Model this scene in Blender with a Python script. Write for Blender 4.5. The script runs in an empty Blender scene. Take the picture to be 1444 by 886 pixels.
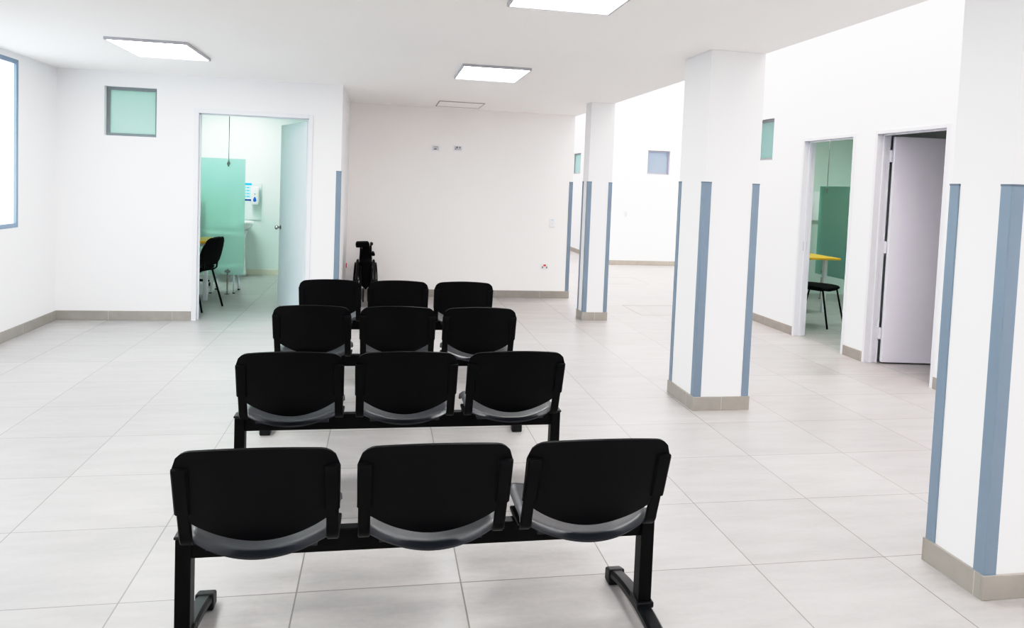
import bpy, bmesh, math, random
from mathutils import Vector, Matrix
random.seed(4)
S = bpy.context.scene
COL = S.collection
PI = math.pi

# ------------------------------------------------------------------ helpers
def link(o, parent=None):
    COL.objects.link(o)
    if parent is not None:
        o.parent = parent
    return o

def tag(o, label=None, cat=None, group=None, kind=None):
    if label: o['label'] = label
    if cat: o['category'] = cat
    if group: o['group'] = group
    if kind: o['kind'] = kind
    return o

def thing(name, label, cat, loc=(0, 0, 0), rotz=0, group=None, kind=None):
    o = bpy.data.objects.new(name, None)
    o.empty_display_size = 0.05
    link(o); o.location = loc; o.rotation_euler = (0, 0, rotz)
    return tag(o, label, cat, group, kind)

def obj(name, bm, mat, parent=None, smooth=False, loc=None):
    me = bpy.data.meshes.new(name)
    bmesh.ops.recalc_face_normals(bm, faces=bm.faces[:])
    bm.to_mesh(me); bm.free()
    me.materials.append(mat)
    if smooth:
        for p in me.polygons: p.use_smooth = True
    o = bpy.data.objects.new(name, me)
    link(o, parent)
    if loc: o.location = loc
    return o

def smooth_angle(o, ang=35):
    me = o.data
    for p in me.polygons: p.use_smooth = True
    bm = bmesh.new(); bm.from_mesh(me)
    for e in bm.edges:
        if len(e.link_faces) == 2 and e.calc_face_angle(0) > math.radians(ang):
            e.smooth = False
    bm.to_mesh(me); bm.free()
    return o

def box(bm, x0, x1, y0, y1, z0, z1, bev=0, M=None, seg=2):
    r = bmesh.ops.create_cube(bm, size=1)
    vs = r['verts']
    for v in vs:
        v.co = Vector(((x0+x1)/2 + v.co.x*(x1-x0), (y0+y1)/2 + v.co.y*(y1-y0), (z0+z1)/2 + v.co.z*(z1-z0)))
        if M is not None: v.co = M @ v.co
    if bev > 0:
        es = list({e for v in vs for e in v.link_edges})
        bmesh.ops.bevel(bm, geom=es, offset=bev, segments=seg, affect='EDGES', profile=.5)

def B(*a, **k):
    bm = bmesh.new(); box(bm, *a, **k); return bm

def tube(bm, pts, r, seg=10, cap=True, closed=False):
    """round tube along a polyline"""
    pts = [Vector(p) for p in pts]
    n = len(pts); rings = []
    up = Vector((0, 0, 1))
    prevn = None
    for i, p in enumerate(pts):
        if closed:
            t = (pts[(i+1) % n] - pts[i-1]).normalized()
        else:
            t = (pts[min(i+1, n-1)] - pts[max(i-1, 0)]).normalized()
        if prevn is None:
            a = t.orthogonal().normalized()
        else:
            a = prevn - t*prevn.dot(t)
            a = a.normalized() if a.length > 1e-6 else t.orthogonal().normalized()
        prevn = a
        b = t.cross(a)
        rr = r[i] if isinstance(r, (list, tuple)) else r
        rings.append([bm.verts.new(p + (a*math.cos(2*PI*k/seg) + b*math.sin(2*PI*k/seg))*rr) for k in range(seg)])
    m = n if closed else n-1
    for i in range(m):
        A, C = rings[i], rings[(i+1) % n]
        for k in range(seg):
            bm.faces.new((A[k], A[(k+1) % seg], C[(k+1) % seg], C[k]))
    if cap and not closed:
        bm.faces.new(rings[0][::-1]); bm.faces.new(rings[-1])

def sweep(bm, pts, w, h, axis=(1, 0, 0), bev=0):
    """rectangular bar along pts lying in a plane perpendicular to axis; w along axis, h across"""
    pts = [Vector(p) for p in pts]; ax = Vector(axis)
    n = len(pts); rings = []
    for i, p in enumerate(pts):
        t = (pts[min(i+1, n-1)] - pts[max(i-1, 0)]).normalized()
        nn = ax.cross(t).normalized()
        ww = w[i] if isinstance(w, (list, tuple)) else w
        hh = h[i] if isinstance(h, (list, tuple)) else h
        c = min(ww, hh)*.25
        prof = [(-ww/2+c, -hh/2), (ww/2-c, -hh/2), (ww/2, -hh/2+c), (ww/2, hh/2-c), (ww/2-c, hh/2), (-ww/2+c, hh/2), (-ww/2, hh/2-c), (-ww/2, -hh/2+c)]
        rings.append([bm.verts.new(p + ax*a + nn*b) for a, b in prof])
    for i in range(n-1):
        A, C = rings[i], rings[i+1]
        for k in range(8):
            bm.faces.new((A[k], A[(k+1) % 8], C[(k+1) % 8], C[k]))
    bm.faces.new(rings[0][::-1]); bm.faces.new(rings[-1])

def lathe(bm, prof, seg=24, M=None, cap=True):
    rings = []
    for r, z in prof:
        ring = []
        for k in range(seg):
            v = Vector((r*math.cos(2*PI*k/seg), r*math.sin(2*PI*k/seg), z))
            if M is not None: v = M @ v
            ring.append(bm.verts.new(v))
        rings.append(ring)
    for i in range(len(rings)-1):
        A, C = rings[i], rings[i+1]
        for k in range(seg):
            bm.faces.new((A[k], A[(k+1) % seg], C[(k+1) % seg], C[k]))
    if cap:
        bm.faces.new(rings[0][::-1]); bm.faces.new(rings[-1])

def shell(bm, f, nu, nv, th):
    """closed thick sheet: f(i/nu, j/nv) -> Vector, thickness th along the normal"""
    G = [[Vector(f(i/nu, j/nv)) for j in range(nv+1)] for i in range(nu+1)]
    def nrm(i, j):
        a = G[min(i+1, nu)][j] - G[max(i-1, 0)][j]; b = G[i][min(j+1, nv)] - G[i][max(j-1, 0)]
        c = a.cross(b)
        return c.normalized() if c.length > 1e-9 else Vector((0, 0, 1))
    T = [[bm.verts.new(G[i][j] + nrm(i, j)*th/2) for j in range(nv+1)] for i in range(nu+1)]
    U = [[bm.verts.new(G[i][j] - nrm(i, j)*th/2) for j in range(nv+1)] for i in range(nu+1)]
    for i in range(nu):
        for j in range(nv):
            bm.faces.new((T[i][j], T[i+1][j], T[i+1][j+1], T[i][j+1]))
            bm.faces.new((U[i][j], U[i][j+1], U[i+1][j+1], U[i+1][j]))
    for i in range(nu):
        bm.faces.new((T[i][0], U[i][0], U[i+1][0], T[i+1][0]))
        bm.faces.new((T[i][nv], T[i+1][nv], U[i+1][nv], U[i][nv]))
    for j in range(nv):
        bm.faces.new((T[0][j], T[0][j+1], U[0][j+1], U[0][j]))
        bm.faces.new((T[nu][j], U[nu][j], U[nu][j+1], T[nu][j+1]))

def copy_tree(o, parent=None):
    c = o.copy(); COL.objects.link(c)
    if parent is not None: c.parent = parent
    for ch in list(o.children): copy_tree(ch, c)
    return c

# ------------------------------------------------------------------ materials
def mat(name, col, rough=.5, spec=.5, metal=0, noise=0, nscale=8, bump=0, bscale=60, emit=0, ecol=None, coat=0):
    m = bpy.data.materials.new(name); m.use_nodes = True
    nt = m.node_tree; b = nt.nodes['Principled BSDF']
    b.inputs['Base Color'].default_value = (*col, 1)
    b.inputs['Roughness'].default_value = rough
    b.inputs['Specular IOR Level'].default_value = spec
    b.inputs['Metallic'].default_value = metal
    b.inputs['Coat Weight'].default_value = coat
    tc = nt.nodes.new('ShaderNodeTexCoord')
    n = nt.nodes.new('ShaderNodeTexNoise'); n.inputs['Scale'].default_value = nscale; n.inputs['Detail'].default_value = 4
    nt.links.new(tc.outputs['Object'], n.inputs['Vector'])
    mx = nt.nodes.new('ShaderNodeMix'); mx.data_type = 'RGBA'
    k = noise
    mx.inputs['A'].default_value = (*[c*(1-k) for c in col], 1)
    mx.inputs['B'].default_value = (*[min(1, c*(1+k)) for c in col], 1)
    nt.links.new(n.outputs['Fac'], mx.inputs['Factor'])
    nt.links.new(mx.outputs['Result'], b.inputs['Base Color'])
    if bump:
        n2 = nt.nodes.new('ShaderNodeTexNoise'); n2.inputs['Scale'].default_value = bscale
        nt.links.new(tc.outputs['Object'], n2.inputs['Vector'])
        bp = nt.nodes.new('ShaderNodeBump'); bp.inputs['Strength'].default_value = bump; bp.inputs['Distance'].default_value = .002
        nt.links.new(n2.outputs['Fac'], bp.inputs['Height']); nt.links.new(bp.outputs['Normal'], b.inputs['Normal'])
    if emit:
        b.inputs['Emission Color'].default_value = (*(ecol or col), 1)
        b.inputs['Emission Strength'].default_value = emit
    return m

def glassmat(name, tint, body, mixd=.5, rough=.08, spec=.5):
    """tinted glass with a milky film: part clear, part diffuse/translucent body"""
    m = bpy.data.materials.new(name); m.use_nodes = True
    nt = m.node_tree; N = nt.nodes; L = nt.links
    N.remove(N['Principled BSDF']); out = N['Material Output']
    tr = N.new('ShaderNodeBsdfTransparent'); tr.inputs['Color'].default_value = (*tint, 1)
    df = N.new('ShaderNodeBsdfDiffuse'); df.inputs['Color'].default_value = (*body, 1)
    tl = N.new('ShaderNodeBsdfTranslucent'); tl.inputs['Color'].default_value = (*body, 1)
    gl = N.new('ShaderNodeBsdfGlossy'); gl.inputs['Roughness'].default_value = rough
    m1 = N.new('ShaderNodeMixShader'); m1.inputs[0].default_value = .5
    L.new(df.outputs[0], m1.inputs[1]); L.new(tl.outputs[0], m1.inputs[2])
    m2 = N.new('ShaderNodeMixShader')
    tc = N.new('ShaderNodeTexCoord'); ns = N.new('ShaderNodeTexNoise'); ns.inputs['Scale'].default_value = 2
    L.new(tc.outputs['Object'], ns.inputs['Vector'])
    mr = N.new('ShaderNodeMapRange'); mr.inputs['To Min'].default_value = mixd-.03; mr.inputs['To Max'].default_value = mixd+.03
    L.new(ns.outputs['Fac'], mr.inputs['Value']); L.new(mr.outputs[0], m2.inputs[0])
    L.new(tr.outputs[0], m2.inputs[1]); L.new(m1.outputs[0], m2.inputs[2])
    fr = N.new('ShaderNodeFresnel'); fr.inputs['IOR'].default_value = 1.45
    m3 = N.new('ShaderNodeMixShader'); L.new(fr.outputs[0], m3.inputs[0]); L.new(m2.outputs[0], m3.inputs[1]); L.new(gl.outputs[0], m3.inputs[2])
    L.new(m3.outputs[0], out.inputs['Surface'])
    return m

def floor_mat():
    m = bpy.data.materials.new('porcelain_floor_tile'); m.use_nodes = True
    nt = m.node_tree; N = nt.nodes; L = nt.links; b = N['Principled BSDF']
    tc = N.new('ShaderNodeTexCoord')
    def math_(op, a, c=None, clamp=False):
        n = N.new('ShaderNodeMath'); n.operation = op; n.use_clamp = clamp
        for i, v in enumerate((a, c)):
            if v is None: continue
            if isinstance(v, (int, float)): n.inputs[i].default_value = v
            else: L.new(v, n.inputs[i])
        return n.outputs[0]
    sp = N.new('ShaderNodeSeparateXYZ'); L.new(tc.outputs['Object'], sp.inputs[0])
    def tile(c):
        s = math_('DIVIDE', c, .6)
        fl = math_('FLOOR', s)
        fr = math_('SUBTRACT', s, fl)
        d = math_('MINIMUM', fr, math_('SUBTRACT', 1, fr))
        return fl, math_('MULTIPLY', d, .6)
    fx, dx = tile(sp.outputs[0]); fy, dy = tile(sp.outputs[1])
    d = math_('MINIMUM', dx, dy)
    mr = N.new('ShaderNodeMapRange'); mr.interpolation_type = 'SMOOTHSTEP'
    mr.inputs['From Min'].default_value = .0016; mr.inputs['From Max'].default_value = .0036
    L.new(d, mr.inputs['Value'])          # 0 in grout, 1 on tile
    cb = N.new('ShaderNodeCombineXYZ'); L.new(fx, cb.inputs[0]); L.new(fy, cb.inputs[1])
    wn = N.new('ShaderNodeTexWhiteNoise'); wn.noise_dimensions = '3D'; L.new(cb.outputs[0], wn.inputs['Vector'])
    # streaky stone veining, stretched along X, shifted per tile
    vm = N.new('ShaderNodeVectorMath'); vm.operation = 'MULTIPLY_ADD'
    L.new(wn.outputs['Color'], vm.inputs[0]); vm.inputs[1].default_value = (7, 7, 7); L.new(tc.outputs['Object'], vm.inputs[2])
    mp = N.new('ShaderNodeMapping'); mp.inputs['Scale'].default_value = (1.1, 4.5, 1); L.new(vm.outputs[0], mp.inputs['Vector'])
    n1 = N.new('ShaderNodeTexNoise'); n1.inputs['Scale'].default_value = 2.2; n1.inputs['Detail'].default_value = 7; n1.inputs['Roughness'].default_value = .62
    L.new(mp.outputs[0], n1.inputs['Vector'])
    n2 = N.new('ShaderNodeTexNoise'); n2.inputs['Scale'].default_value = 40; n2.inputs['Detail'].default_value = 5
    L.new(tc.outputs['Object'], n2.inputs['Vector'])
    t = math_('ADD', math_('MULTIPLY', n1.outputs['Fac'], .72), math_('ADD', math_('MULTIPLY', n2.outputs['Fac'], .16), math_('MULTIPLY', wn.outputs['Value'], .12)))
    rp = N.new('ShaderNodeValToRGB')
    rp.color_ramp.elements[0].position = .3; rp.color_ramp.elements[0].color = (.345, .34, .335, 1)
    rp.color_ramp.elements[1].position = .7; rp.color_ramp.elements[1].color = (.475, .464, .457, 1)
    L.new(t, rp.inputs['Fac'])
    mx = N.new('ShaderNodeMix'); mx.data_type = 'RGBA'
    L.new(mr.outputs[0], mx.inputs['Factor']); mx.inputs['A'].default_value = (.20, .19, .18, 1); L.new(rp.outputs['Color'], mx.inputs['B'])
    L.new(mx.outputs['Result'], b.inputs['Base Color'])
    rr = N.new('ShaderNodeMapRange'); rr.inputs['To Min'].default_value = .30; rr.inputs['To Max'].default_value = .42
    L.new(n1.outputs['Fac'], rr.inputs['Value'])
    L.new(rr.outputs[0], b.inputs['Roughness'])
    b.inputs['Specular IOR Level'].default_value = .45
    bp = N.new('ShaderNodeBump'); bp.inputs['Strength'].default_value = .25; bp.inputs['Distance'].default_value = .001
    L.new(mr.outputs[0], bp.inputs['Height']); L.new(bp.outputs['Normal'], b.inputs['Normal'])
    return m

def skirt_mat():
    """taupe tile skirting with thin joints every 0.6 m"""
    m = mat('taupe_skirting_tile', (.35, .335, .305), rough=.5, noise=.14, nscale=9)
    nt = m.node_tree; N = nt.nodes; L = nt.links; b = N['Principled BSDF']
    tc = N.new('ShaderNodeTexCoord'); sp = N.new('ShaderNodeSeparateXYZ'); L.new(tc.outputs['Object'], sp.inputs[0])
    mins = None
    for k in (0, 1):
        s = N.new('ShaderNodeMath'); s.operation = 'PINGPONG'; s.inputs[1].default_value = .3
        a = N.new('ShaderNodeMath'); a.operation = 'ADD'; a.inputs[1].default_value = .0 if k == 0 else .12
        L.new(sp.outputs[k], a.inputs[0]); L.new(a.outputs[0], s.inputs[0])
        g = N.new('ShaderNodeMath'); g.operation = 'LESS_THAN'; g.inputs[1].default_value = .0018
        L.new(s.outputs[0], g.inputs[0])
        if mins is None: mins = g
        else:
            mm = N.new('ShaderNodeMath'); mm.operation = 'MAXIMUM'; L.new(mins.outputs[0], mm.inputs[0]); L.new(g.outputs[0], mm.inputs[1]); mins = mm
    old = b.inputs['Base Color'].links[0].from_socket
    mx = N.new('ShaderNodeMix'); mx.data_type = 'RGBA'
    L.new(mins.outputs[0], mx.inputs['Factor']); L.new(old, mx.inputs['A']); mx.inputs['B'].default_value = (.5, .48, .45, 1)
    L.new(mx.outputs['Result'], b.inputs['Base Color'])
    return m

WALL = mat('white_wall_paint', (.86, .86, .87), rough=.62, noise=.012, nscale=1.5, bump=.05, bscale=120, spec=.3)
WALLW = mat('warm_white_wall_paint', (.93, .915, .90), rough=.6, noise=.012, nscale=1.5, bump=.05, bscale=120, spec=.3)
CEIL = mat('ceiling_paint', (.93, .92, .905), rough=.8, noise=.012, nscale=1.2, spec=.2)
FLOOR = floor_mat()
SKIRT = skirt_mat()
WALLR = mat('white_wall_light_offset', (.89, .915, .94), rough=.62, noise=.012, nscale=1.5, bump=.05, bscale=120, spec=.3)  # same white walls; bluish colour cancels the pink sky light on them
CREAM = mat('cream_skirting', (.78, .74, .64), rough=.5, noise=.02)
GUARD = mat('blue_grey_guard_vinyl', (.205, .27, .335), rough=.38, noise=.03, nscale=5)
GUARDD = mat('dark_guard_end_cap', (.13, .17, .22), rough=.5)
STEELW = mat('white_painted_steel', (.76, .78, .83), rough=.35, noise=.01)
LEAFM = mat('pale_door_paint', (.80, .89, .93), rough=.4, noise=.01)
LEAFL = mat('lilac_grey_door_paint', (.86, .86, .94), rough=.42, noise=.012)
BLUEFR = mat('slate_blue_window_frame', (.22, .29, .38), rough=.4, noise=.02)
ALU = mat('grey_aluminium_frame', (.24, .27, .28), rough=.45, metal=0, noise=.03)
LITE = mat('light_grey_aluminium', (.34, .33, .38), rough=.4, metal=.2, noise=.02)
CHROME = mat('brushed_chrome', (.42, .42, .42), rough=.25, metal=1, noise=.03)
PLAST = mat('black_plastic_shell', (.0048, .005, .006), rough=.5, spec=.14, noise=.15, nscale=30, bump=.15, bscale=900)
SEATM = mat('black_seat_plastic', (.012, .015, .021), rough=.36, spec=.65, noise=.15, nscale=30, bump=.12, bscale=900)
BLKMET = mat('black_powder_coated_steel', (.003, .003, .0035), rough=.38, spec=.16, noise=.1, nscale=20)
CAPM = mat('satin_black_foot_cap', (.006, .007, .009), rough=.40, spec=.35, noise=.1)
FABB = mat('black_upholstery', (.005, .005, .0055), rough=.85, spec=.12, noise=.3, nscale=60, bump=.2, bscale=400)
RUB = mat('black_rubber', (.01, .01, .01), rough=.7, noise=.1)
YEL = mat('yellow_laminate', (.90, .53, .05), rough=.35, noise=.04)
PLW = mat('white_plastic', (.85, .86, .88), rough=.35, noise=.01)
PLG = mat('pale_grey_plastic', (.62, .63, .66), rough=.4, noise=.01)
DARK = mat('dark_hole_and_gap_shade', (.04, .045, .05), rough=.6)  # socket holes, and the shade painted along the hatch edge
REDM = mat('red_plastic', (.75, .03, .03), rough=.4)
BLUM = mat('blue_plastic', (.03, .14, .62), rough=.3)
CYAN = mat('cyan_print', (.02, .42, .85), rough=.5)
LCY = mat('light_cyan_print', (.35, .78, .95), rough=.5)
NAVY = mat('navy_print', (.02, .07, .28), rough=.5)
CER = mat('white_ceramic', (.86, .87, .87), rough=.15, coat=.5)
BOARD = mat('pale_grey_board', (.72, .78, .77), rough=.3)
SCREEN_M = glassmat('mint_screen_glass', (.72, .99, .92), (.84, 1, .96), .5)
SCREEN_T = glassmat('teal_screen_glass', (.62, .98, .92), (.64, 1, .93), .68)
PANE_M = glassmat('mint_window_film', (.62, .98, .86), (.80, 1, .93), .85, rough=.2)
PANE_T = glassmat('teal_window_film', (.42, .75, .70), (.42, .70, .68), .85, rough=.2)
PANE_G = glassmat('grey_blue_window_film', (.40, .48, .60), (.42, .49, .60), .92, rough=.2)
FROST = mat('frosted_daylight_glass', (.75, .87, .95), rough=.25, emit=1.3, ecol=(.78, .90, 1.0))
LED = mat('led_diffuser', (1, 1, 1), rough=.5, emit=14.5, ecol=(1, .998, .99))
LEDR = mat('added_room_diffuser', (1, 1, 1), rough=.5, emit=17, ecol=(.84, 1, .93))  # for added unseen room lamps; mint bounce put into the lamp colour
FRAMEG = mat('grey_light_frame', (.50, .50, .54), rough=.4, noise=.01)
LINE = mat('grey_joint_line', (.42, .40, .39), rough=.7)
MINTW = mat('white_wall_mint_bounce', (.80, .86, .84), rough=.6, noise=.01)  # mint bounce light put into the white wall colour
TEALW = mat('wall_green_bounce_dimmed', (.68, .77, .73), rough=.6, noise=.01)  # green bounce and the room's dimmer light put into the wall colour

# ------------------------------------------------------------------ dimensions
LX, BY, EX, RY, RRX = -2.285, 5.40, .432, 7.20, 3.40
WX, CE, SLX, FY, HZ = 5.30, 2.485, 3.435, 11.70, 5.2
GT = 1.59
BBH, BBT = .096, .012

def wall(name, axis, u0, u1, w0, w1, z0, z1, m, holes=(), label=None):
    """axis 'x': wall runs along X (u = x), thickness w0..w1 in y; axis 'y': runs along Y"""
    us = sorted({u0, u1, *[h[0] for h in holes], *[h[1] for h in holes]})
    zs = sorted({z0, z1, *[h[2] for h in holes], *[h[3] for h in holes]})
    ws = (w0, w1)
    bm = bmesh.new(); V = {}
    def P(i, j, k):
        if (i, j, k) not in V:
            u, z, w = us[i], zs[j], ws[k]
            V[i, j, k] = bm.verts.new((u, w, z) if axis == 'x' else (w, u, z))
        return V[i, j, k]
    def solid(i, j):
        if not (0 <= i < len(us)-1 and 0 <= j < len(zs)-1): return False
        cu, cz = (us[i]+us[i+1])/2, (zs[j]+zs[j+1])/2
        return not any(h[0] < cu < h[1] and h[2] < cz < h[3] for h in holes)
    for i in range(len(us)-1):
        for j in range(len(zs)-1):
            if not solid(i, j): continue
            for k in (0, 1):
                bm.faces.new((P(i, j, k), P(i+1, j, k), P(i+1, j+1, k), P(i, j+1, k)))
            if not solid(i-1, j): bm.faces.new((P(i, j, 0), P(i, j+1, 0), P(i, j+1, 1), P(i, j, 1)))
            if not solid(i+1, j): bm.faces.new((P(i+1, j, 0), P(i+1, j+1, 0), P(i+1, j+1, 1), P(i+1, j, 1)))
            if not solid(i, j-1): bm.faces.new((P(i, j, 0), P(i+1, j, 0), P(i+1, j, 1), P(i, j, 1)))
            if not solid(i, j+1): bm.faces.new((P(i, j+1, 0), P(i+1, j+1, 0), P(i+1, j+1, 1), P(i, j+1, 1)))
    o = obj(name, bm, m)
    tag(o, label, 'wall', kind='structure')
    return o

# ------------------------------------------------------------------ setting
tag(obj('floor', B(-2.6, 11, -7.0, 20, -.1, 0), FLOOR), 'large pale grey square porcelain floor tiles', 'floor', kind='structure')
tag(obj('ceiling', B(LX-.12, SLX, -7.0, RY+.12, CE, CE+.35), CEIL), 'low white plastered ceiling over the seats', 'ceiling', kind='structure')

# left wall with tall frosted window
W1 = (2.75, 4.60, .972, 2.432)
wall('wall_left', 'y', -7.0, BY+.12, LX-.14, LX, 0, CE, WALL, [W1], 'white wall with the tall frosted window')
# back wall (left) with small window and doorway
D1 = (-.975, .098, 0, 2.118)
W2 = (-1.858, -1.374, 1.850, 2.338)
wall('wall_back', 'x', LX, EX, BY, BY+.12, 0, CE, WALL, [(D1[0]-.03, D1[1]+.03, 0, D1[3]+.03), W2], 'white wall with the consulting room doorway')
wall('wall_recess_left', 'y', BY+.12, RY+.12, EX-.10, EX, 0, CE, WALL, (), 'short white return wall of the recess')
wall('wall_recess_back', 'x', EX, RRX, RY, RY+.12, 0, CE, WALLW, (), 'warm white back wall of the seating recess')
# right wall with two doorways and small window
D2 = (3.795, 4.655, 0, 2.105)
D3 = (2.572, 3.432, 0, 2.110)
W3 = (5.335, 5.82, 1.925, 2.412)
RE = 8.05
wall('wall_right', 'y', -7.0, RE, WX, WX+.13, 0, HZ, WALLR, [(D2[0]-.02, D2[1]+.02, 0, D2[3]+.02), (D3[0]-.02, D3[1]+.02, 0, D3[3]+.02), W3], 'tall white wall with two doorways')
# far walls
W4 = (6.07, 6.55, 1.84, 2.325)
W5 = (14.2, 15.0, 1.84, 2.33)
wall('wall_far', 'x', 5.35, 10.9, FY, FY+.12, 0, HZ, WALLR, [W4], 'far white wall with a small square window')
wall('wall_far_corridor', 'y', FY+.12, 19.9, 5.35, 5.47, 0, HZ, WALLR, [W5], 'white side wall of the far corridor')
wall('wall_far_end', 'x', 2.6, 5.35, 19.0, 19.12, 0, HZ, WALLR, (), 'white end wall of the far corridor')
wall('wall_corridor_left', 'y', RY+.12, 19.0, RRX-.12, RRX, 0, HZ, WALL, (), 'white wall running behind the recess')
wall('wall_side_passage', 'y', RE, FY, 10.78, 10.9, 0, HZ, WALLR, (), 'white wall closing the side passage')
wall('wall_front', 'x', LX-.14, WX+.13, -7.12, -7.0, 0, HZ, WALL, (), 'white wall behind the viewer')
# upper wall above slab edge
wall('wall_upper', 'y', -7.0, RY+.12, SLX-.12, SLX, CE+.35, HZ, WALL, (), 'white wall above the low ceiling edge')

# consulting room behind the back wall
R1X0, R1X1, R1Y = LX, EX-.10, 9.22
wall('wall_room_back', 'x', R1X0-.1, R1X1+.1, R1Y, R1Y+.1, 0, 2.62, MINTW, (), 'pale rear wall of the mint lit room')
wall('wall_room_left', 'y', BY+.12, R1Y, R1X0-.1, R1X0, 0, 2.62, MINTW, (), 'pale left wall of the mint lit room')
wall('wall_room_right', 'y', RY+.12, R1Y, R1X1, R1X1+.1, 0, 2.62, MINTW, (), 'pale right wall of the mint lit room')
tag(obj('ceiling', B(R1X0-.1, R1X1-.001, BY+.12, R1Y, 2.52, 2.62), CEIL), 'ceiling of the mint lit room', 'ceiling', kind='structure')
# consulting room behind door 2
wall('wall_room_two_north', 'x', WX+.13, 9.0, RE-.1, RE, 0, HZ, TEALW, (), 'side wall of the right room, green bounce light in its colour')
wall('wall_room_two_back', 'y', 2.3, RE-.1, 8.9, 9.0, 0, 2.62, TEALW, (), 'rear wall of the right room, green bounce light in its colour')
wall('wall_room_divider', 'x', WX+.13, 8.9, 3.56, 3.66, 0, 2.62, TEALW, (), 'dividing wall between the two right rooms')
wall('wall_room_three_south', 'x', WX+.13, 8.9, 2.2, 2.3, 0, 2.62, WALLW, (), 'side wall of the closed right room')
tag(obj('ceiling', B(WX+.13, 9.0, 2.2, RE-.1, 2.62, 2.72), CEIL), 'ceiling of the two right rooms', 'ceiling', kind='structure')

# baseboards
def bb(name, axis, u0, u1, face, side, m=SKIRT, h=BBH, label='taupe tile skirting'):
    t = BBT*side
    a, c = sorted((face, face+t))
    o = obj(name, B(u0, u1, a, c, 0, h, bev=.0015, seg=1) if axis == 'x' else B(a, c, u0, u1, 0, h, bev=.0015, seg=1), m)
    tag(o, label, 'skirting', kind='structure'); return o
bb('baseboard_left', 'y', -7.0, BY-BBT, LX, 1, label='taupe tile skirting of the window wall')
bb('baseboard_back', 'x', LX, D1[0]-.05, BY, -1, label='taupe tile skirting left of the doorway')
bb('baseboard_back', 'x', D1[1]+.05, EX+BBT, BY, -1, label='taupe tile skirting right of the doorway')
bb('baseboard_recess_left', 'y', BY, RY-BBT, EX, 1, label='taupe tile skirting of the recess return')
bb('baseboard_recess', 'x', EX, RRX+BBT, RY, -1, label='taupe tile skirting of the recess back wall')
bb('baseboard_right', 'y', D2[1]+.032, RE, WX, -1, label='taupe tile skirting beyond the open doorway')
bb('baseboard_right', 'y', D3[1]+.032, D2[0]-.032, WX, -1, label='taupe tile skirting between the two doorways')
bb('baseboard_right', 'y', -7.0, D3[0]-.032, WX, -1, label='taupe tile skirting nearer than both doorways')
bb('baseboard_far', 'x', 5.35, 10.7, FY, -1, label='taupe tile skirting of the far wall')
bb('baseboard_far_corridor', 'y', FY, 18.9, 5.35, -1, label='taupe tile skirting of the far corridor')
bb('baseboard_room', 'x', R1X0, R1X1, R1Y, -1, m=CREAM, h=.085, label='cream skirting of the mint lit room')
bb('baseboard_room_two', 'y', 3.7, RE-.12, 8.9, -1, label='taupe skirting of the right room')

# ------------------------------------------------------------------ corner guards
def guard_bm(cx, cy, sx, sy, z0, z1, w=.048, t=.006):
    """L-shaped guard hugging the corner (cx,cy); sx,sy point from the corner into the solid"""
    bm = bmesh.new()
    ox, oy = -sx*t, -sy*t
    pts = [(ox+sx*.004, oy), (sx*w, oy), (sx*w, 0), (0, 0), (0, sy*w), (ox, sy*w), (ox, oy+sy*.004)]
    lo = [bm.verts.new((cx+p[0], cy+p[1], z0)) for p in pts]; hi = [bm.verts.new((cx+p[0], cy+p[1], z1)) for p in pts]
    bm.faces.new(lo); bm.faces.new(hi)
    for i in range(len(pts)):
        j = (i+1) % len(pts); bm.faces.new((lo[i], lo[j], hi[j], hi[i]))
    return bm

def guard(cx, cy, sx, sy, parent=None, w=.048, name='corner_guard'):
    g = obj(name, guard_bm(cx, cy, sx, sy, BBH, GT-.008, w), GUARD, parent)
    obj('end_cap', guard_bm(cx, cy, sx, sy, GT-.008, GT, w+.001, .0075), GUARDD, g)
    return g

def column(x0, x1, y0, y1, label, corners, ztop=CE, w=.048):
    t = thing('column', label, 'column', ((x0+x1)/2, (y0+y1)/2, 0))
    cx, cy = (x0+x1)/2, (y0+y1)/2
    hx, hy = (x1-x0)/2, (y1-y0)/2
    obj('shaft', B(-hx, hx, -hy, hy, 0, ztop, bev=.003, seg=2), WALL, t)
    bm = bmesh.new()
    b = BBT
    box(bm, -hx-b, hx+b, -hy-b, -hy, 0, BBH, bev=.0015, seg=1); box(bm, -hx-b, hx+b, hy, hy+b, 0, BBH, bev=.0015, seg=1)
    box(bm, -hx-b, -hx, -hy, hy, 0, BBH); box(bm, hx, hx+b, -hy, hy, 0, BBH)
    obj('skirting', bm, SKIRT, t)
    for sx, sy in corners:
        guard(sx*hx, sy*hy, -sx, -sy, t, w=w)
    return t
ALLC = ((-1, -1), (1, -1), (-1, 1), (1, 1))
column(3.165, 3.60, -.352, -.045, 'nearest white column at the right edge of the view with two blue-grey guards', ALLC)
column(3.030, 3.430, 2.079, 2.533, 'middle white square column with three visible blue-grey corner guards', ALLC)
column(3.155, 3.435, 5.520, 5.760, 'slimmest and farthest white column beside the recess back wall', ALLC, w=.042)
g = guard(EX, BY, -1, 1, name='trim_1'); tag(g, 'blue-grey corner guard beside the doorway wall end', 'trim', kind='structure')
g = guard(RRX, RY, -1, 1, name='trim_2'); tag(g, 'blue-grey corner guard at the recess wall end', 'trim', kind='structure')

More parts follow.
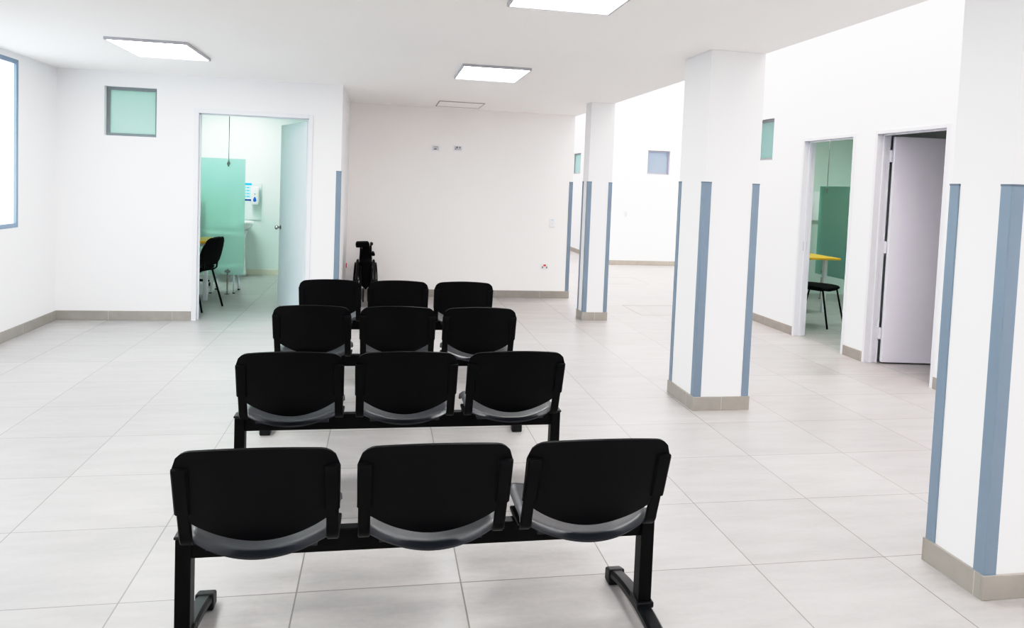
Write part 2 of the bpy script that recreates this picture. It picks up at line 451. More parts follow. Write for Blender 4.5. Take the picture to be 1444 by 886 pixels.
# ------------------------------------------------------------------ windows
def window(name, axis, h, wface, depth, frm, pane, fm, pm, label, sash=None):
    """h=(u0,u1,z0,z1); wface = front plane coordinate of the frame, depth signed away from the viewer"""
    u0, u1, z0, z1 = h
    t = thing(name, label, 'window', kind='structure')
    a, c = sorted((wface, wface+depth))
    def bx_(bm, p0, p1, q0, q1, k=0):
        if axis == 'x': box(bm, p0, p1, a+k, c-k, q0, q1)
        else: box(bm, a+k, c-k, p0, p1, q0, q1)
    bm = bmesh.new(); f = frm
    bx_(bm, u0, u1, z0, z0+f); bx_(bm, u0, u1, z1-f, z1)
    bx_(bm, u0, u0+f, z0+f, z1-f); bx_(bm, u1-f, u1, z0+f, z1-f)
    if sash:
        for s in sash:
            if s[0] == 'v': bx_(bm, s[1]-f/2, s[1]+f/2, z0+f, z1-f)
            else: bx_(bm, u0+f, u1-f, s[1]-f/2, s[1]+f/2)
    obj('window_frame', bm, fm, t)
    bm = bmesh.new(); k = abs(depth)*.42
    bx_(bm, u0+f, u1-f, z0+f, z1-f, k)
    obj('pane', bm, pm, t)
    return t
window('window_1', 'y', W1, LX+.004, -.05, .038, None, BLUEFR, FROST, 'tall frosted window with slate blue frame', sash=[('v', 3.67)])
window('window_2', 'x', W2, BY+.065, .035, .030, None, ALU, PANE_M, 'small square mint window left of the doorway')
window('window_3', 'y', W3, WX+.045, .035, .030, None, ALU, PANE_T, 'small teal window in the right wall')
window('window_4', 'x', W4, FY+.05, .035, .028, None, LITE, PANE_G, 'small grey-blue window in the far wall')
window('window_5', 'y', W5, 5.35+.05, .035, .035, None, ALU, PANE_T, 'small window in the far corridor wall')

# ------------------------------------------------------------------ doors
def door_frame(name, axis, D, w0, w1, proud, fw, label):
    """steel jamb lining the opening; w0 = visible wall face, w1 = other face"""
    u0, u1, _, z1 = D
    t = thing(name, label, 'door', kind='structure')
    a, c = sorted((w0 - proud*(1 if w1 > w0 else -1), w1))
    bm = bmesh.new()
    def b_(p0, p1, q0, q1, aa=a, cc=c):
        if axis == 'x': box(bm, p0, p1, aa, cc, q0, q1, bev=.002, seg=1)
        else: box(bm, aa, cc, p0, p1, q0, q1, bev=.002, seg=1)
    b_(u0-fw, u0, 0, z1+fw); b_(u1, u1+fw, 0, z1+fw); b_(u0, u1, z1, z1+fw)
    # rebate stop
    m = (a+c)/2
    b_(u0, u0+.012, 0, z1, m-.01, m+.02); b_(u1-.012, u1, 0, z1, m-.01, m+.02); b_(u0, u1, z1-.012, z1, m-.01, m+.02)
    obj('door_frame', bm, STEELW, t)
    return t

def knob(parent, x, z, side):
    bm = bmesh.new()
    M = Matrix.Translation((x, side*.02, z)) @ Matrix.Rotation(-side*PI/2, 4, 'X')
    lathe(bm, [(.026, 0), (.026, .006), (.012, .010), (.011, .028), (.024, .036), (.027, .048), (.022, .060), (.010, .064)], 20, M)
    return smooth_angle(obj('knob', bm, CHROME, parent))

# doorway 1: hinged on the right, opened into the room
d1 = door_frame('door_1', 'x', D1, BY, BY+.12, .012, .042, 'open consulting room door with round chrome knob')
hx, hy = D1[1]-.012, BY+.115
ang = math.atan2(6.40-hy, -.283-hx)
leaf = obj('door_leaf', B(0, .965, -.02, .02, .012, 2.10, bev=.002, seg=1), LEAFM, d1, loc=(hx, hy, 0)); leaf.rotation_euler = (0, 0, ang)
knob(leaf, .905, .92, 1); knob(leaf, .905, .92, -1)
bm = bmesh.new()
for z in (.25, 1.05, 1.88): box(bm, D1[1]-.014, D1[1]-.002, BY+.104, BY+.119, z, z+.10)
obj('hinge', bm, CHROME, d1)
# doorway 2: open room, leaf folded back inside
d2 = door_frame('door_2', 'y', D2, WX, WX+.13, .012, .032, 'open doorway of the green room on the right')
obj('strike_plate', B(WX+.045, WX+.085, D2[1]-.003, D2[1]+.001, .93, 1.03), CHROME, d2)
leaf = obj('door_leaf', B(0, .85, -.02, .02, .012, 2.09, bev=.002, seg=1), LEAFL, d2, loc=(WX+.155, D2[0]+.01, 0)); leaf.rotation_euler = (0, 0, math.radians(-3))
knob(leaf, .79, .95, 1)
# doorway 3: lilac leaf standing open at a right angle
d3 = door_frame('door_3', 'y', D3, WX, WX+.13, .012, .032, 'lilac-grey door standing open in the nearer right doorway')
leaf = obj('door_leaf', B(0, .86, -.02, .02, .012, 2.092, bev=.002, seg=1), LEAFL, d3, loc=(WX+.145, 3.405, 0)); leaf.rotation_euler = (0, 0, math.radians(-9))
for z in (.22, 1.02, 1.86):
    obj('hinge', B(WX+.118, WX+.142, 3.410, 3.431, z, z+.11, bev=.003, seg=1), STEELW, d3)

# ------------------------------------------------------------------ ceiling lights
def ceiling_light(cx, cy, sx, sy, z, label, m=LED):
    t = thing('ceiling_light', label, 'ceiling light', (cx, cy, z-.022))
    f = .014; hx, hy = sx/2, sy/2
    bm = bmesh.new()
    box(bm, -hx, hx, -hy, -hy+f, 0, .022); box(bm, -hx, hx, hy-f, hy, 0, .022)
    box(bm, -hx, -hx+f, -hy+f, hy-f, 0, .022); box(bm, hx-f, hx, -hy+f, hy-f, 0, .022)
    obj('light_frame', bm, FRAMEG, t)
    obj('diffuser', B(-hx+f, hx-f, -hy+f, hy-f, .002, .012), m, t)
    return t
ceiling_light(-.885, 3.71, .575, .80, CE, 'flat square ceiling panel above the left floor area near the small mint window')
ceiling_light(1.765, 3.805, .57, .78, CE, 'flat square ceiling panel above the farthest row of seats')
ceiling_light(1.775, .88, .57, .78, CE, 'flat ceiling panel cut by the top edge of the view')
ceiling_light(-.93, .90, .60, .80, CE, 'unseen flat ceiling panel added above the left floor')  # this and the next two panels are unseen, added to light the hall
ceiling_light(1.775, -1.95, .60, .80, CE, 'unseen flat ceiling panel added behind the nearest row of seats')
ceiling_light(-.93, -1.95, .60, .80, CE, 'unseen flat ceiling panel added above the floor behind the view')
ceiling_light(-1.0, 6.6, .6, .6, 2.52, 'unseen ceiling panel added inside the mint lit room', LEDR)  # both panels in this room are unseen, added to light it
ceiling_light(-1.3, 8.4, .6, .6, 2.52, 'unseen ceiling panel added at the rear of the mint lit room', LEDR)
LED2 = mat('added_green_room_diffuser', (1, 1, 1), rough=.5, emit=21, ecol=(.90, 1, .95))
ceiling_light(7.3, 5.8, .6, .6, 2.62, 'unseen ceiling panel added inside the green room on the right', LED2)  # unseen panel, added to brighten the room behind the doorway

ceiling_light(1.775, -4.8, .57, .78, CE, 'unseen flat ceiling panel added deep behind the view on the right')  # last two panels are unseen too, added for more hall light
ceiling_light(-.885, -4.8, .575, .80, CE, 'unseen flat ceiling panel added deep behind the view on the left')
# ceiling access hatch and floor covers
def outline(name, x0, x1, y0, y1, z0, z1, w, m, label, cat, fill=None):
    t = thing(name, label, cat, ((x0+x1)/2, (y0+y1)/2, z0))
    hx, hy, h = (x1-x0)/2, (y1-y0)/2, z1-z0
    bm = bmesh.new()
    box(bm, -hx, hx, -hy, -hy+w, 0, h); box(bm, -hx, hx, hy-w, hy, 0, h); box(bm, -hx, -hx+w, -hy+w, hy-w, 0, h); box(bm, hx-w, hx, -hy+w, hy-w, 0, h)
    obj('rim', bm, m, t)
    if cat == 'hatch': obj('painted_gap_shade', B(-hx, hx, hy-.001, hy+.022, .0, h), DARK, t)  # dark bar stands in for the shadow along the hatch's far edge
    if fill: obj('cover', B(-hx+w, hx-w, -hy+w, hy-w, 0, h*.6), fill, t)
    return t
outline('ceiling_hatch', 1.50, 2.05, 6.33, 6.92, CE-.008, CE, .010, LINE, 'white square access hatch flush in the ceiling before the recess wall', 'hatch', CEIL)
outline('floor_cover', 3.99, 4.85, 5.88, 6.62, 0, .002, .008, LINE, 'rectangular floor access cover between the far columns, nearest of two', 'floor cover')
outline('floor_cover', 4.30, 5.15, 8.75, 9.6, 0, .002, .008, LINE, 'rectangular floor access cover nearer the far wall', 'floor cover')

# ------------------------------------------------------------------ wall fittings
def plate(name, label, cat, loc, facing, w, h, items, group=None):
    """small wall plate; local x right, local -y toward the viewer; facing rotates about z"""
    t = thing(name, label, cat, loc, facing, group)
    obj('plate', B(-w/2, w/2, -.010, 0, -h/2, h/2, bev=.003), PLW, t)
    for nm, x0, x1, z0, z1, d, m in items:
        obj(nm, B(x0, x1, -.010-d, -.006, z0, z1, bev=.0015, seg=1), m, t)
    return t
plate('wall_socket', 'white data outlet high on the recess wall, left of the pair', 'socket', (1.535, RY, 1.957), 0, .118, .080,
      [('insert', -.038, .038, -.026, .026, .002, PLG), ('port', -.020, .012, -.016, -.004, .004, DARK), ('port', -.026, .026, .010, .018, .003, ALU)])
plate('wall_socket', 'white power outlet high on the recess wall, right of the pair', 'socket', (1.825, RY, 1.970), 0, .122, .076,
      [('insert', -.045, .045, -.026, .026, .002, PLG), ('port', -.020, -.004, .000, .018, .004, DARK), ('port', .018, .030, .002, .016, .004, DARK), ('port', -.036, -.022, -.016, -.004, .004, ALU)])
plate('light_switch', 'white light switch on the recess wall near its right corner', 'light switch', (3.135, RY, 1.025), 0, .075, .118,
      [('rocker', -.022, .022, -.045, .045, .004, PLW), ('indicator', -.010, .010, .036, .044, .006, CYAN), ('port', -.006, .006, -.012, 0, .006, PLG)])
plate('wall_socket', 'white socket with a red insert low on the recess wall', 'socket', (3.055, RY, .428), 0, .112, .080,
      [('port', -.018, .018, .006, .028, .006, REDM), ('port', -.038, -.018, -.022, .002, .004, ALU), ('port', .018, .038, -.022, .002, .004, ALU)])
plate('wall_socket', 'small red-fronted socket on the recess return wall beside the wheelchair', 'socket', (EX, 6.95, .42), PI/2, .10, .09,
      [('port', -.03, .03, -.025, .03, .008, REDM)])
plate('light_switch', 'small white switch on the far wall between the two slim columns', 'light switch', (5.66, FY, 1.03), 0, .085, .13,
      [('rocker', -.024, .024, -.03, .04, .004, PLG), ('port', -.010, .010, -.048, -.036, .005, ALU)])

# ------------------------------------------------------------------ waiting benches
def sgn(v): return 1 if v >= 0 else -1
HW = .2285
def back_f(a, b):
    u = a*2-1
    x = HW*u
    zb = .440 + .098*abs(u)**1.9
    ztop = .759 - .020*u*u
    r = .052; ax = abs(x)
    if ax > HW-r: ztop -= r - math.sqrt(max(0, r*r - (ax-(HW-r))**2))*1.0
    z = zb + (ztop-zb)*b
    xx = x*(.99+.01*min(1, max(0, (z-.45)/.2)))
    y = -.150 - .115*(z-.45)/.307 + .036*u*u - .012*math.sin(PI*min(1, max(0, (z-.44)/.3)))
    if z < .49: y += .010*((.49-z)/.05)
    return (xx, y, z)
def seat_f(a, b):
    u = a*2-1
    yr = -.185 + .085*u*u
    yf = .235 - .035*abs(u)**5
    y = yr + (yf-yr)*b
    z = .420 + .034*u*u*(1-.25*b) + .012*b
    z -= .016*math.sin(PI*min(1, b*1.15))*(1-u*u)
    if b > .86: z -= .035*((b-.86)/.14)**2
    if b < .07: z -= .014*((.07-b)/.07)**2
    if abs(u) > .9: z -= .014*((abs(u)-.9)/.1)**2
    return (.216*u, y, z)

def make_bench():
    t = thing('waiting_bench', 'x', 'bench')
    PX = .743
    # beam
    bm = B(-.735, .735, -.021, .021, .335, .407, bev=.004)
    obj('beam', bm, BLKMET, t)
    for s in (-1, 1):
        bm = B(s*PX-.023, s*PX+.023, -.030, .030, .095, .400, bev=.004)
        lg = obj('leg', bm, BLKMET, t)
        obj('top_cap', B(s*PX-.027, s*PX+.027, -.034, .034, .400, .410, bev=.004), CAPM, lg)
        bm = bmesh.new()
        box(bm, s*PX-.030, s*PX+.030, -.040, .040, .088, .108, bev=.004)
        obj('collar', bm, CAPM, lg)
        bm = bmesh.new(); pts = []; hs = []; ws = []
        for i in range(25):
            f = i/24*2-1
            pts.append((s*PX, .30*f, .076 - .042*f*f)); hs.append(.034); ws.append(.052)
        sweep(bm, pts, ws, hs)
        smooth_angle(obj('foot', bm, CAPM, lg), 30)
        for e in (-1, 1):
            bm = bmesh.new()
            vs = box(bm, s*PX-.031, s*PX+.031, min(e*.272, e*.330), max(e*.272, e*.330), 0, .064, bev=.007)
            for v in bm.verts:
                k = (abs(v.co.y)-.272)/.058
                if v.co.z > .03: v.co.z -= .016*max(0, k)
            obj('foot_cap', bm, CAPM, lg)
    for cx in (-.504, .002, .502):
        bm = bmesh.new(); shell(bm, seat_f, 26, 26, .010)
        # stiffening tray under the shell, reaching the beam
        box(bm, -.16, .16, -.10, .12, .395, .407)
        st = smooth_angle(obj('seat', bm, SEATM, t, loc=(cx, 0, 0)), 50)
        # fixing bracket that sits on the beam
        obj('mounting_plate', B(-.14, .14, -.05, .05, .410, .4145), BLKMET, st) if False else None
        bm = bmesh.new(); shell(bm, back_f, 36, 18, .008)
        bk = obj('backrest', bm, PLAST, t, loc=(cx, 0, 0)); smooth_angle(bk, 50)
        # moulded sleeves at the rear edge
        for s in (-1, 1):
            bm = bmesh.new(); pts = []
            def yb(z): return -.150 - .115*(z-.45)/.307 + .036*.80
            for z, w_ in ((.692, 0), (.685, .0), (.66, 0), (.60, 0), (.56, 0), (.545, 0)):
                pts.append((s*(.2065-.001*min(1, (z-.545)/.12)), yb(z)-.016, z))
            sweep(bm, pts[::-1], [.044]*6, [.020, .022, .022, .022, .020, .012])
            smooth_angle(obj('sleeve', bm, PLAST, bk), 40)
            bm = bmesh.new(); pts = []
            for z in (.555, .52, .49, .465): pts.append((s*.207, yb(z)-.010, z))
            c0 = pts[-1]
            for k in range(1, 7):
                a = k/6*PI/2
                pts.append((s*.207, c0[1]+.045*(1-math.cos(a))+.008*k/6, c0[2]-.045*math.sin(a)))
            pts.append((s*.207, -.02, .417)); pts.append((s*.207, .06, .417))
            sweep(bm, pts, .036, .014)
            smooth_angle(obj('bracket', bm, BLKMET, bk), 40)
    return t

bench = make_bench()
spots = [(1.045, -.362, 0, 'black three-seat bench in the nearest row, its legs and feet in full view'),
         (.997, .835, 0, 'black three-seat bench in the second row, right behind the nearest one'),
         (.985, 2.055, -1.6, 'black three-seat bench in the third row from the viewer'),
         (1.010, 3.245, -1.2, 'black three-seat bench in the farthest row, closest to the folded wheelchair')]
for i, (x, y, r, lb) in enumerate(spots):
    o = bench if i == 0 else copy_tree(bench)
    o.location = (x, y, 0); o.rotation_euler = (0, 0, math.radians(r))
    o['label'] = lb; o['group'] = 'rows of black waiting benches'

# ------------------------------------------------------------------ folded wheelchair
wc = thing('wheelchair', 'black folded wheelchair standing in the recess corner behind the farthest bench', 'wheelchair', (.690, 6.62, 0), math.radians(3))
def wheel(parent, x, y, r, tilt):
    M = Matrix.Translation((x, y, r)) @ Matrix.Rotation(tilt, 4, 'Y')
    def circ(rad, dx, n=40): return [M @ Vector((dx, rad*math.cos(2*PI*k/n), rad*math.sin(2*PI*k/n))) for k in range(n)]
    bm = bmesh.new(); tube(bm, circ(r-.013, 0), .013, 8, closed=True)
    w = obj('wheel', bm, RUB, parent, smooth=True)
    bm = bmesh.new(); tube(bm, circ(r-.030, 0), .007, 6, closed=True); obj('rim', bm, CHROME, w, smooth=True)
    s = -1 if x < 0 else 1
    bm = bmesh.new(); tube(bm, circ(r-.045, s*.026), .008, 6, closed=True); obj('hand_rim', bm, BLKMET, w, smooth=True)
    bm = bmesh.new()
    for k in range(16):
        a = 2*PI*k/16
        tube(bm, [M @ Vector((s*.012*(1 if k % 2 else -1), .02*math.cos(a), .02*math.sin(a))), M @ Vector((0, (r-.03)*math.cos(a+.25), (r-.03)*math.sin(a+.25)))], .0015, 4)
    obj('spokes', bm, CHROME, w)
    bm = bmesh.new(); lathe(bm, [(.022, -.03), (.022, .03)], 14, M @ Matrix.Rotation(PI/2, 4, 'Y')); obj('hub', bm, BLKMET, w, smooth=False)
for s in (-1, 1):
    wheel(wc, s*.108, .0, .27, s*-.05)
    # side frame
    bm = bmesh.new()
    tube(bm, [(s*.066, .06, .27), (s*.066, .07, .45), (s*.062, .09, .62), (s*.060, .10, .70), (s*.062, .02, .735), (s*.064, -.05, .735)], .011, 8)
    tube(bm, [(s*.066, .07, .47), (s*.066, -.22, .47), (s*.066, -.27, .44), (s*.060, -.30, .20), (s*.058, -.34, .10)], .011, 8)
    tube(bm, [(s*.066, .06, .24), (s*.066, -.24, .24)], .011, 8)
    tube(bm, [(s*.066, -.22, .47), (s*.066, -.22, .16)], .010, 8)
    obj('side_frame', bm, BLKMET, wc, smooth=True)
    bm = bmesh.new(); tube(bm, [(s*.062, .03, .735), (s*.064, -.06, .737), (s*.064, -.10, .732)], [.016, .017, .014], 10); obj('hand_grip', bm, RUB, wc, smooth=True)
    obj('armrest', B(s*.078-.022, s*.078+.022, -.20, .05, .60, .635, bev=.010), FABB, wc) if s > 0 else None
    # caster
    bm = bmesh.new(); tube(bm, [Vector((s*.066, -.26+.055*math.cos(2*PI*k/20), .062+.048*math.sin(2*PI*k/20))) for k in range(20)], .012, 8, closed=True)
    lathe(bm, [(.035, -.006), (.035, .006)], 16, Matrix.Translation((s*.066, -.26, .062)) @ Matrix.Rotation(PI/2, 4, 'Y'))
    cs = obj('caster', bm, RUB, wc, smooth=False)
    bm = bmesh.new(); tube(bm, [(s*.082, -.26, .062), (s*.082, -.25, .13), (s*.066, -.24, .17)], .007, 6); obj('caster_fork', bm, BLKMET, cs)
    # footplate folded up
    bm = bmesh.new(); box(bm, s*.030-.010, s*.030+.010, -.38, -.24, .07, .22, bev=.006); obj('footplate', bm, RUB, wc)
# cross brace
bm = bmesh.new(); tube(bm, [(-.06, -.04, .20), (.05, -.04, .50)], .010, 8); tube(bm, [(.06, -.07, .20), (-.05, -.07, .50)], .010, 8)
obj('cross_brace', bm, BLKMET, wc, smooth=True)
# bunched seat and backrest fabric between the wheels
def bulge(name, zs, wx, y0, y1, x0=0):
    bm = bmesh.new(); rings = []
    for z, w in zip(zs, wx):
        ring = []
        for k in range(20):
            a = 2*PI*k/20
            ca, sa = math.cos(a), math.sin(a)
            ring.append(bm.verts.new((x0 + w*sgn(ca)*abs(ca)**.8*(1+.08*math.sin(3*a)), (y0+y1)/2 + (y1-y0)/2*sgn(sa)*abs(sa)**.6, z)))
        rings.append(ring)
    for i in range(len(rings)-1):
        for k in range(20): bm.faces.new((rings[i][k], rings[i][(k+1) % 20], rings[i+1][(k+1) % 20], rings[i+1][k]))
    bm.faces.new(rings[0][::-1]); bm.faces.new(rings[-1])
    return obj(name, bm, FABB, wc, smooth=True)
bulge('seat_fabric', [.20, .24, .32, .42, .50, .56], [.014, .060, .082, .088, .080, .050], -.22, .06)
bulge('backrest_fabric', [.40, .46, .56, .62, .66, .70, .715], [.040, .074, .074, .060, .050, .045, .020], -.09, .08)
# pads folded over at the top
bm = bmesh.new(); box(bm, -.125, .035, -.18, .06, .700, .760, bev=.018, seg=3)
for v in bm.verts: v.co.z += .018*math.sin((v.co.x+.125)/.14*PI) + (.0 if v.co.x > -.08 else -.012)
obj('cushion', bm, FABB, wc, smooth=True)

# ------------------------------------------------------------------ furniture in the mint lit room
def glass_screen(label, loc, rotz, w, z0, z1, m, rodx, ztop, lug=True):
    t = thing('glass_screen', label, 'glass screen', loc, rotz)
    p = obj('glass_panel', B(0, w, -.005, .005, z0, z1), m, t)
    bm = bmesh.new(); tube(bm, [(rodx, .0, z1-.05), (rodx, 0, ztop)], .006, 8); obj('hanging_rod', bm, CHROME, t)
    bm = bmesh.new(); box(bm, rodx-.020, rodx+.020, -.014, .014, z1-.075, z1-.045, bev=.003); box(bm, rodx-.009, rodx+.009, -.018, .018, z1-.10, z1-.02, bev=.003)
    obj('clamp', bm, CHROME, t)
    bm = bmesh.new(); tube(bm, [(rodx+.01, -.012, .0), (rodx+.01, -.012, .32)], .010, 10); lathe(bm, [(.032, 0), (.032, .008), (.012, .012)], 18, Matrix.Translation((rodx+.01, -.012, 0)))
    obj('floor_post', bm, CHROME, t)
    bm = bmesh.new(); box(bm, rodx-.022, rodx+.042, -.022, .014, z0+.03, z0+.055, bev=.003)
    obj('clamp', bm, CHROME, t)
    return t
glass_screen('mint glass screen hung from a thin rod in the left room', (-2.20, 7.22, 0), 0, 1.372, .246, 1.708, SCREEN_M, 1.172, 2.52)

def stackchair(label, loc, rot):
    """upholstered four-legged visitor chair, local +y = front"""
    t = thing('visitor_chair', label, 'chair', loc, rot)
    bm = bmesh.new()
    def sf(a, b):
        u, v = a*2-1, b*2-1
        k = 1/max(1, (abs(u)**4+abs(v)**4)**.25)
        return (.225*u*k, .21*v*k, .455 + .012*(1-u*u)*(1-v*v) - .012*max(0, v)**3)
    shell(bm, sf, 20, 20, .040)
    smooth_angle(obj('seat', bm, FABB, t), 60)
    bm = bmesh.new()
    def bf(a, b):
        u, v = a*2-1, b*2-1
        k = 1/max(1, (abs(u)**3.2+abs(v)**3.2)**(1/3.2))
        z = .655 + .155*v*k
        return (.215*u*k*(1-.12*v), -.235 - .09*(z-.5)/.3 + .03*u*u, z)
    shell(bm, bf, 20, 18, .032)
    smooth_angle(obj('backrest', bm, FABB, t), 60)
    for s in (-1, 1):
        bm = bmesh.new(); tube(bm, [(s*.17, -.10, .435), (s*.20, .16, .43), (s*.235, .25, 0)], .011, 8); obj('leg', bm, BLKMET, t, smooth=True)
        bm = bmesh.new(); tube(bm, [(s*.17, .10, .435), (s*.195, -.16, .43), (s*.235, -.27, 0)], .011, 8); obj('leg', bm, BLKMET, t, smooth=True)
        bm = bmesh.new(); tube(bm, [(s*.15, .0, .430), (s*.15, -.19, .430), (s*.15, -.235, .46), (s*.15, -.250, .60)], .010, 8); obj('back_support', bm, BLKMET, t, smooth=True)
    return t
stackchair('black upholstered visitor chair at the yellow desk in the left room', (-1.215, 6.14, 0), math.radians(75))

def desk(label, x0, x1, y0, y1, z, legs):
    t = thing('desk', label, 'desk', ((x0+x1)/2, (y0+y1)/2, 0))
    hx, hy = (x1-x0)/2, (y1-y0)/2
    obj('desktop', B(-hx, hx, -hy, hy, z-.028, z, bev=.006), YEL, t)
    for lx, ly in legs:
        obj('leg', B(lx-.024, lx+.024, ly-.024, ly+.024, 0, z-.028, bev=.004), STEELW, t)
    obj('crossbar', B(-hx+.06, hx-.06, -.02, .02, z-.085, z-.03), STEELW, t)
    return t
desk('yellow-topped desk with white legs in the left room', -2.25, -1.09, 6.38, 6.98, .735, [(-.53, 0), (.50, .03)])

# swivel chair standing behind the mint screen
sw = thing('swivel_chair', 'dark swivel chair blurred behind the mint glass screen', 'chair', (-1.62, 7.85, 0), .3)
for k in range(5):
    a = 2*PI*k/5
    bm = bmesh.new(); tube(bm, [(0, 0, .10), (.25*math.cos(a), .25*math.sin(a), .07)], [.02, .012], 8); lg = obj('leg', bm, BLKMET, sw, smooth=True)
    bm = bmesh.new(); lathe(bm, [(.026, -.018), (.026, .018)], 14, Matrix.Translation((.26*math.cos(a), .26*math.sin(a), .026)) @ Matrix.Rotation(PI/2, 4, 'Y')); obj('caster', bm, RUB, lg)
bm = bmesh.new(); tube(bm, [(0, 0, .08), (0, 0, .44)], .024, 12); obj('column', bm, BLKMET, sw, smooth=True)
obj('seat', B(-.23, .23, -.22, .22, .44, .51, bev=.03, seg=3), FABB, sw, smooth=True)
bm = B(-.21, .21, .20, .25, .62, 1.12, bev=.024, seg=3); obj('backrest', bm, FABB, sw, smooth=True)
bm = bmesh.new(); tube(bm, [(0, .1, .45), (0, .26, .47), (0, .27, .75)], .016, 8); obj('back_support', bm, BLKMET, sw, smooth=True)

# examination couch behind the screen: only its white legs show below the glass
ec = thing('exam_couch', 'white-legged couch mostly hidden behind the mint glass screen', 'couch', (-1.69, 8.62, 0))
obj('cushion', B(-.55, .55, -.27, .27, .60, .68, bev=.02, seg=3), PLG, ec, smooth=True)
for sx in (-1, 1):
    for sy in (-1, 1):
        bm = bmesh.new(); tube(bm, [(sx*.48, sy*.22, .60), (sx*.50, sy*.24, 0)], .014, 10); obj('leg', bm, STEELW, ec, smooth=True)
st = thing('step_stool', 'low white-legged step stool behind the mint glass screen', 'stool', (-1.09, 7.44, 0))
obj('tread', B(-.17, .17, -.15, .15, .30, .33, bev=.008), PLG, st)
for sx in (-1, 1):
    for sy in (-1, 1):
        bm = bmesh.new(); tube(bm, [(sx*.12, sy*.12, .30), (sx*.14, sy*.17, .012)], .013, 10); lg = obj('leg', bm, STEELW, st, smooth=True)
        bm = bmesh.new(); lathe(bm, [(.017, 0), (.017, .014)], 12, Matrix.Translation((sx*.14, sy*.17, 0))); obj('foot_pad', bm, RUB, lg)

# wash corner at the rear wall
tag(obj('splash_board', B(-1.42, -.923, R1Y-.012, R1Y, .835, 1.392, bev=.003), BOARD), 'pale grey splash board on the wall above the sink', 'board')
po = thing('poster', 'small blue and white instruction sheet beside the soap dispenser', 'poster', (-1.125, R1Y-.012, 1.25))
obj('sheet', B(-.056, .056, -.002, .001, -.135, .140), PLW, po)
obj('header', B(-.056, .056, -.0035, -.002, .105, .140), CYAN, po)
bm = bmesh.new()
for r in range(4):
    for c in range(2): box(bm, -.044+.046*c, -.010+.046*c, -.0035, -.002, .058-.045*r, .086-.045*r)
obj('pictograms', bm, LCY, po)
bm = bmesh.new()
for r in range(4): box(bm, -.012, .012, -.0045, -.0035, .064-.045*r, .078-.045*r)
obj('marks', bm, CYAN, po)
obj('footer', B(-.056, .056, -.0035, -.002, -.130, -.103), NAVY, po)
sd = thing('soap_dispenser', 'white wall soap dispenser with a blue teardrop window', 'dispenser', (-1.010, R1Y-.012, 1.205))
obj('body', B(-.055, .055, -.09, 0, -.135, .135, bev=.018, seg=3), PLW, sd, smooth=True)
bm = bmesh.new(); vs = []
for k in range(24):
    a = 2*PI*k/24; r = .024
    vs.append((r*math.sin(a), -.0915, -.070 + r*math.cos(a) + (.030*max(0, math.cos(a))**3)))
f0 = [bm.verts.new(v) for v in vs]; f1 = [bm.verts.new((v[0], -.088, v[2])) for v in vs]
bm.faces.new(f0); bm.faces.new(f1)
for k in range(24): bm.faces.new((f0[k], f0[(k+1) % 24], f1[(k+1) % 24], f1[k]))
obj('level_window', bm, BLUM, sd)
obj('badge', B(-.009, .009, -.092, -.089, .015, .033), ALU, sd)
sk = thing('sink', 'white ceramic pedestal sink at the rear wall of the left room', 'sink', (-1.235, R1Y-.005, 0))
bm = bmesh.new()
def bowl(a, b):
    # elliptical basin: b 0..1 rim outer to centre
    th = 2*PI*a
    pr = [(1, .79), (1, .815), (.97, .822), (.88, .815), (.70, .74), (.35, .70), (.05, .695)]
    i = min(5, int(b*6)); f = b*6-i
    r = pr[i][0]+(pr[i+1][0]-pr[i][0])*f; z = pr[i][1]+(pr[i+1][1]-pr[i][1])*f
    return (.235*r*math.cos(th), -.21 + .205*r*math.sin(th), z)
shell(bm, bowl, 32, 12, .006)
lathe(bm, [(.05, .66), (.14, .69), (.21, .745), (.232, .80)], 28, Matrix.Translation((0, -.21, 0)) @ Matrix.Diagonal((1, .87, 1, 1)))
smooth_angle(obj('basin', bm, CER, sk), 50)
bm = bmesh.new(); lathe(bm, [(.115, 0), (.105, .05), (.088, .30), (.082, .55), (.11, .68)], 24, Matrix.Translation((.03, -.15, 0))); obj('pedestal', bm, CER, sk, smooth=True)
bm = bmesh.new(); tube(bm, [(0, -.03, .81), (0, -.03, .90), (0, -.08, .93), (0, -.14, .91)], .011, 10); obj('tap', bm, CHROME, sk, smooth=True)

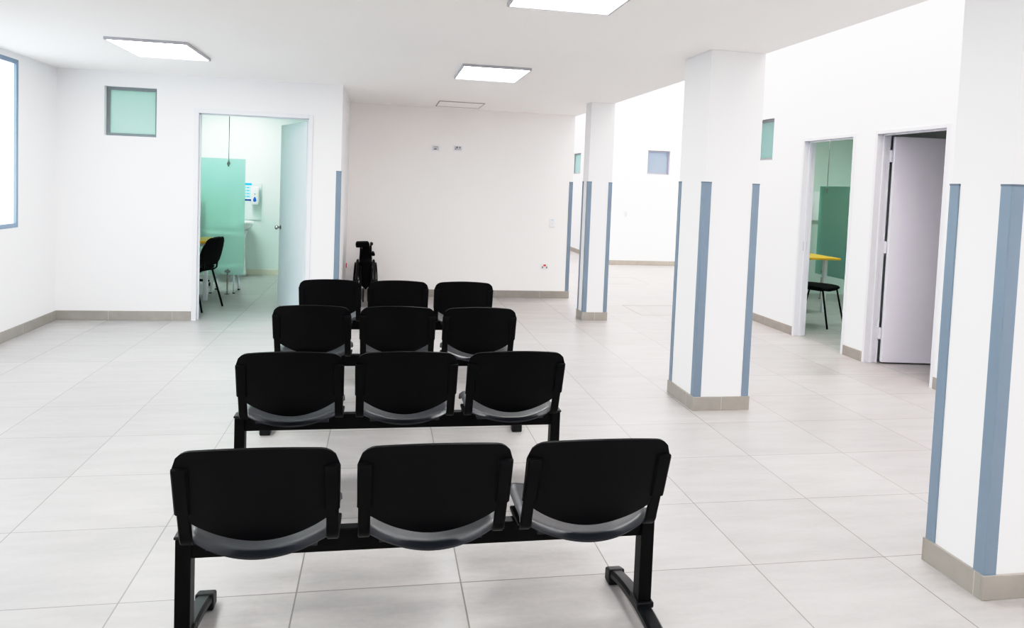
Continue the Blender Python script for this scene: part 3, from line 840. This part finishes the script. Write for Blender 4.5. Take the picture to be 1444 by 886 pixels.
# ------------------------------------------------------------------ furniture in the green room
glass_screen('teal glass screen hung from a rod in the right room', (7.35, 7.60, 0), -PI/2, 2.6, .36, 1.68, SCREEN_T, .18, 2.62)
desk('yellow-topped desk with white legs in the right room', 6.02, 6.72, 6.02, 7.42, .735, [(.24, -.02-.50), (-.24, -.52), (.24, .55), (-.24, .55)])
stackchair('black upholstered visitor chair seen through the right room doorway', (5.98, 5.36, 0), math.radians(215))
tag(obj('wall_cabinet', B(7.2, 7.62, RE-.19, RE-.1, 1.15, 1.60, bev=.008), PLW), 'small white dispenser box on the side wall of the right room', 'dispenser')

# ------------------------------------------------------------------ light
W = bpy.data.worlds.new('world'); S.world = W; W.use_nodes = True
bg = W.node_tree.nodes['Background']; bg.inputs['Color'].default_value = (1, .895, .865, 1); bg.inputs['Strength'].default_value = 2.4

S.view_settings.view_transform = 'Standard'
S.view_settings.look = 'None'
S.view_settings.exposure = 0
# tone curve like the photograph's: lifted mid-tones, soft white shoulder, deep blacks
S.view_settings.use_curve_mapping = True
cm = S.view_settings.curve_mapping
cm.extend = 'HORIZONTAL'; cm.use_clip = False
cv = cm.curves[3]
cv.points[0].location = (0, 0); cv.points[1].location = (1, 1)
for p in ((.006, .0045), (.05, .065), (.155, .26), (.264, .50), (.33, .645), (.44, .785), (.56, .88), (.75, .965)):
    cv.points.new(*p)
cm.update()
S.cycles.max_bounces = 10
S.cycles.diffuse_bounces = 6
S.cycles.transparent_max_bounces = 12

# ------------------------------------------------------------------ camera
f_px, cxp, cyp = 1064.685, 742.950, 320.048
cam = bpy.data.cameras.new('camera'); co = bpy.data.objects.new('camera', cam); COL.objects.link(co)
cam.sensor_fit = 'HORIZONTAL'; cam.sensor_width = 36
cam.lens = f_px*36/1444
cam.shift_x = (722-cxp)/1444; cam.shift_y = (cyp-443)/1444
r = Vector((0.98154131, -0.18716784, 0.03930457)); f = Vector((0.18913417, 0.98044821, -0.05430994)); u = Vector((-0.02837102, 0.06074129, 0.99775026))
co.matrix_world = Matrix(((r.x, u.x, -f.x, .86605744), (r.y, u.y, -f.y, -2.77456957), (r.z, u.z, -f.z, 1.51299276), (0, 0, 0, 1)))
cam.clip_start = .05
S.camera = co
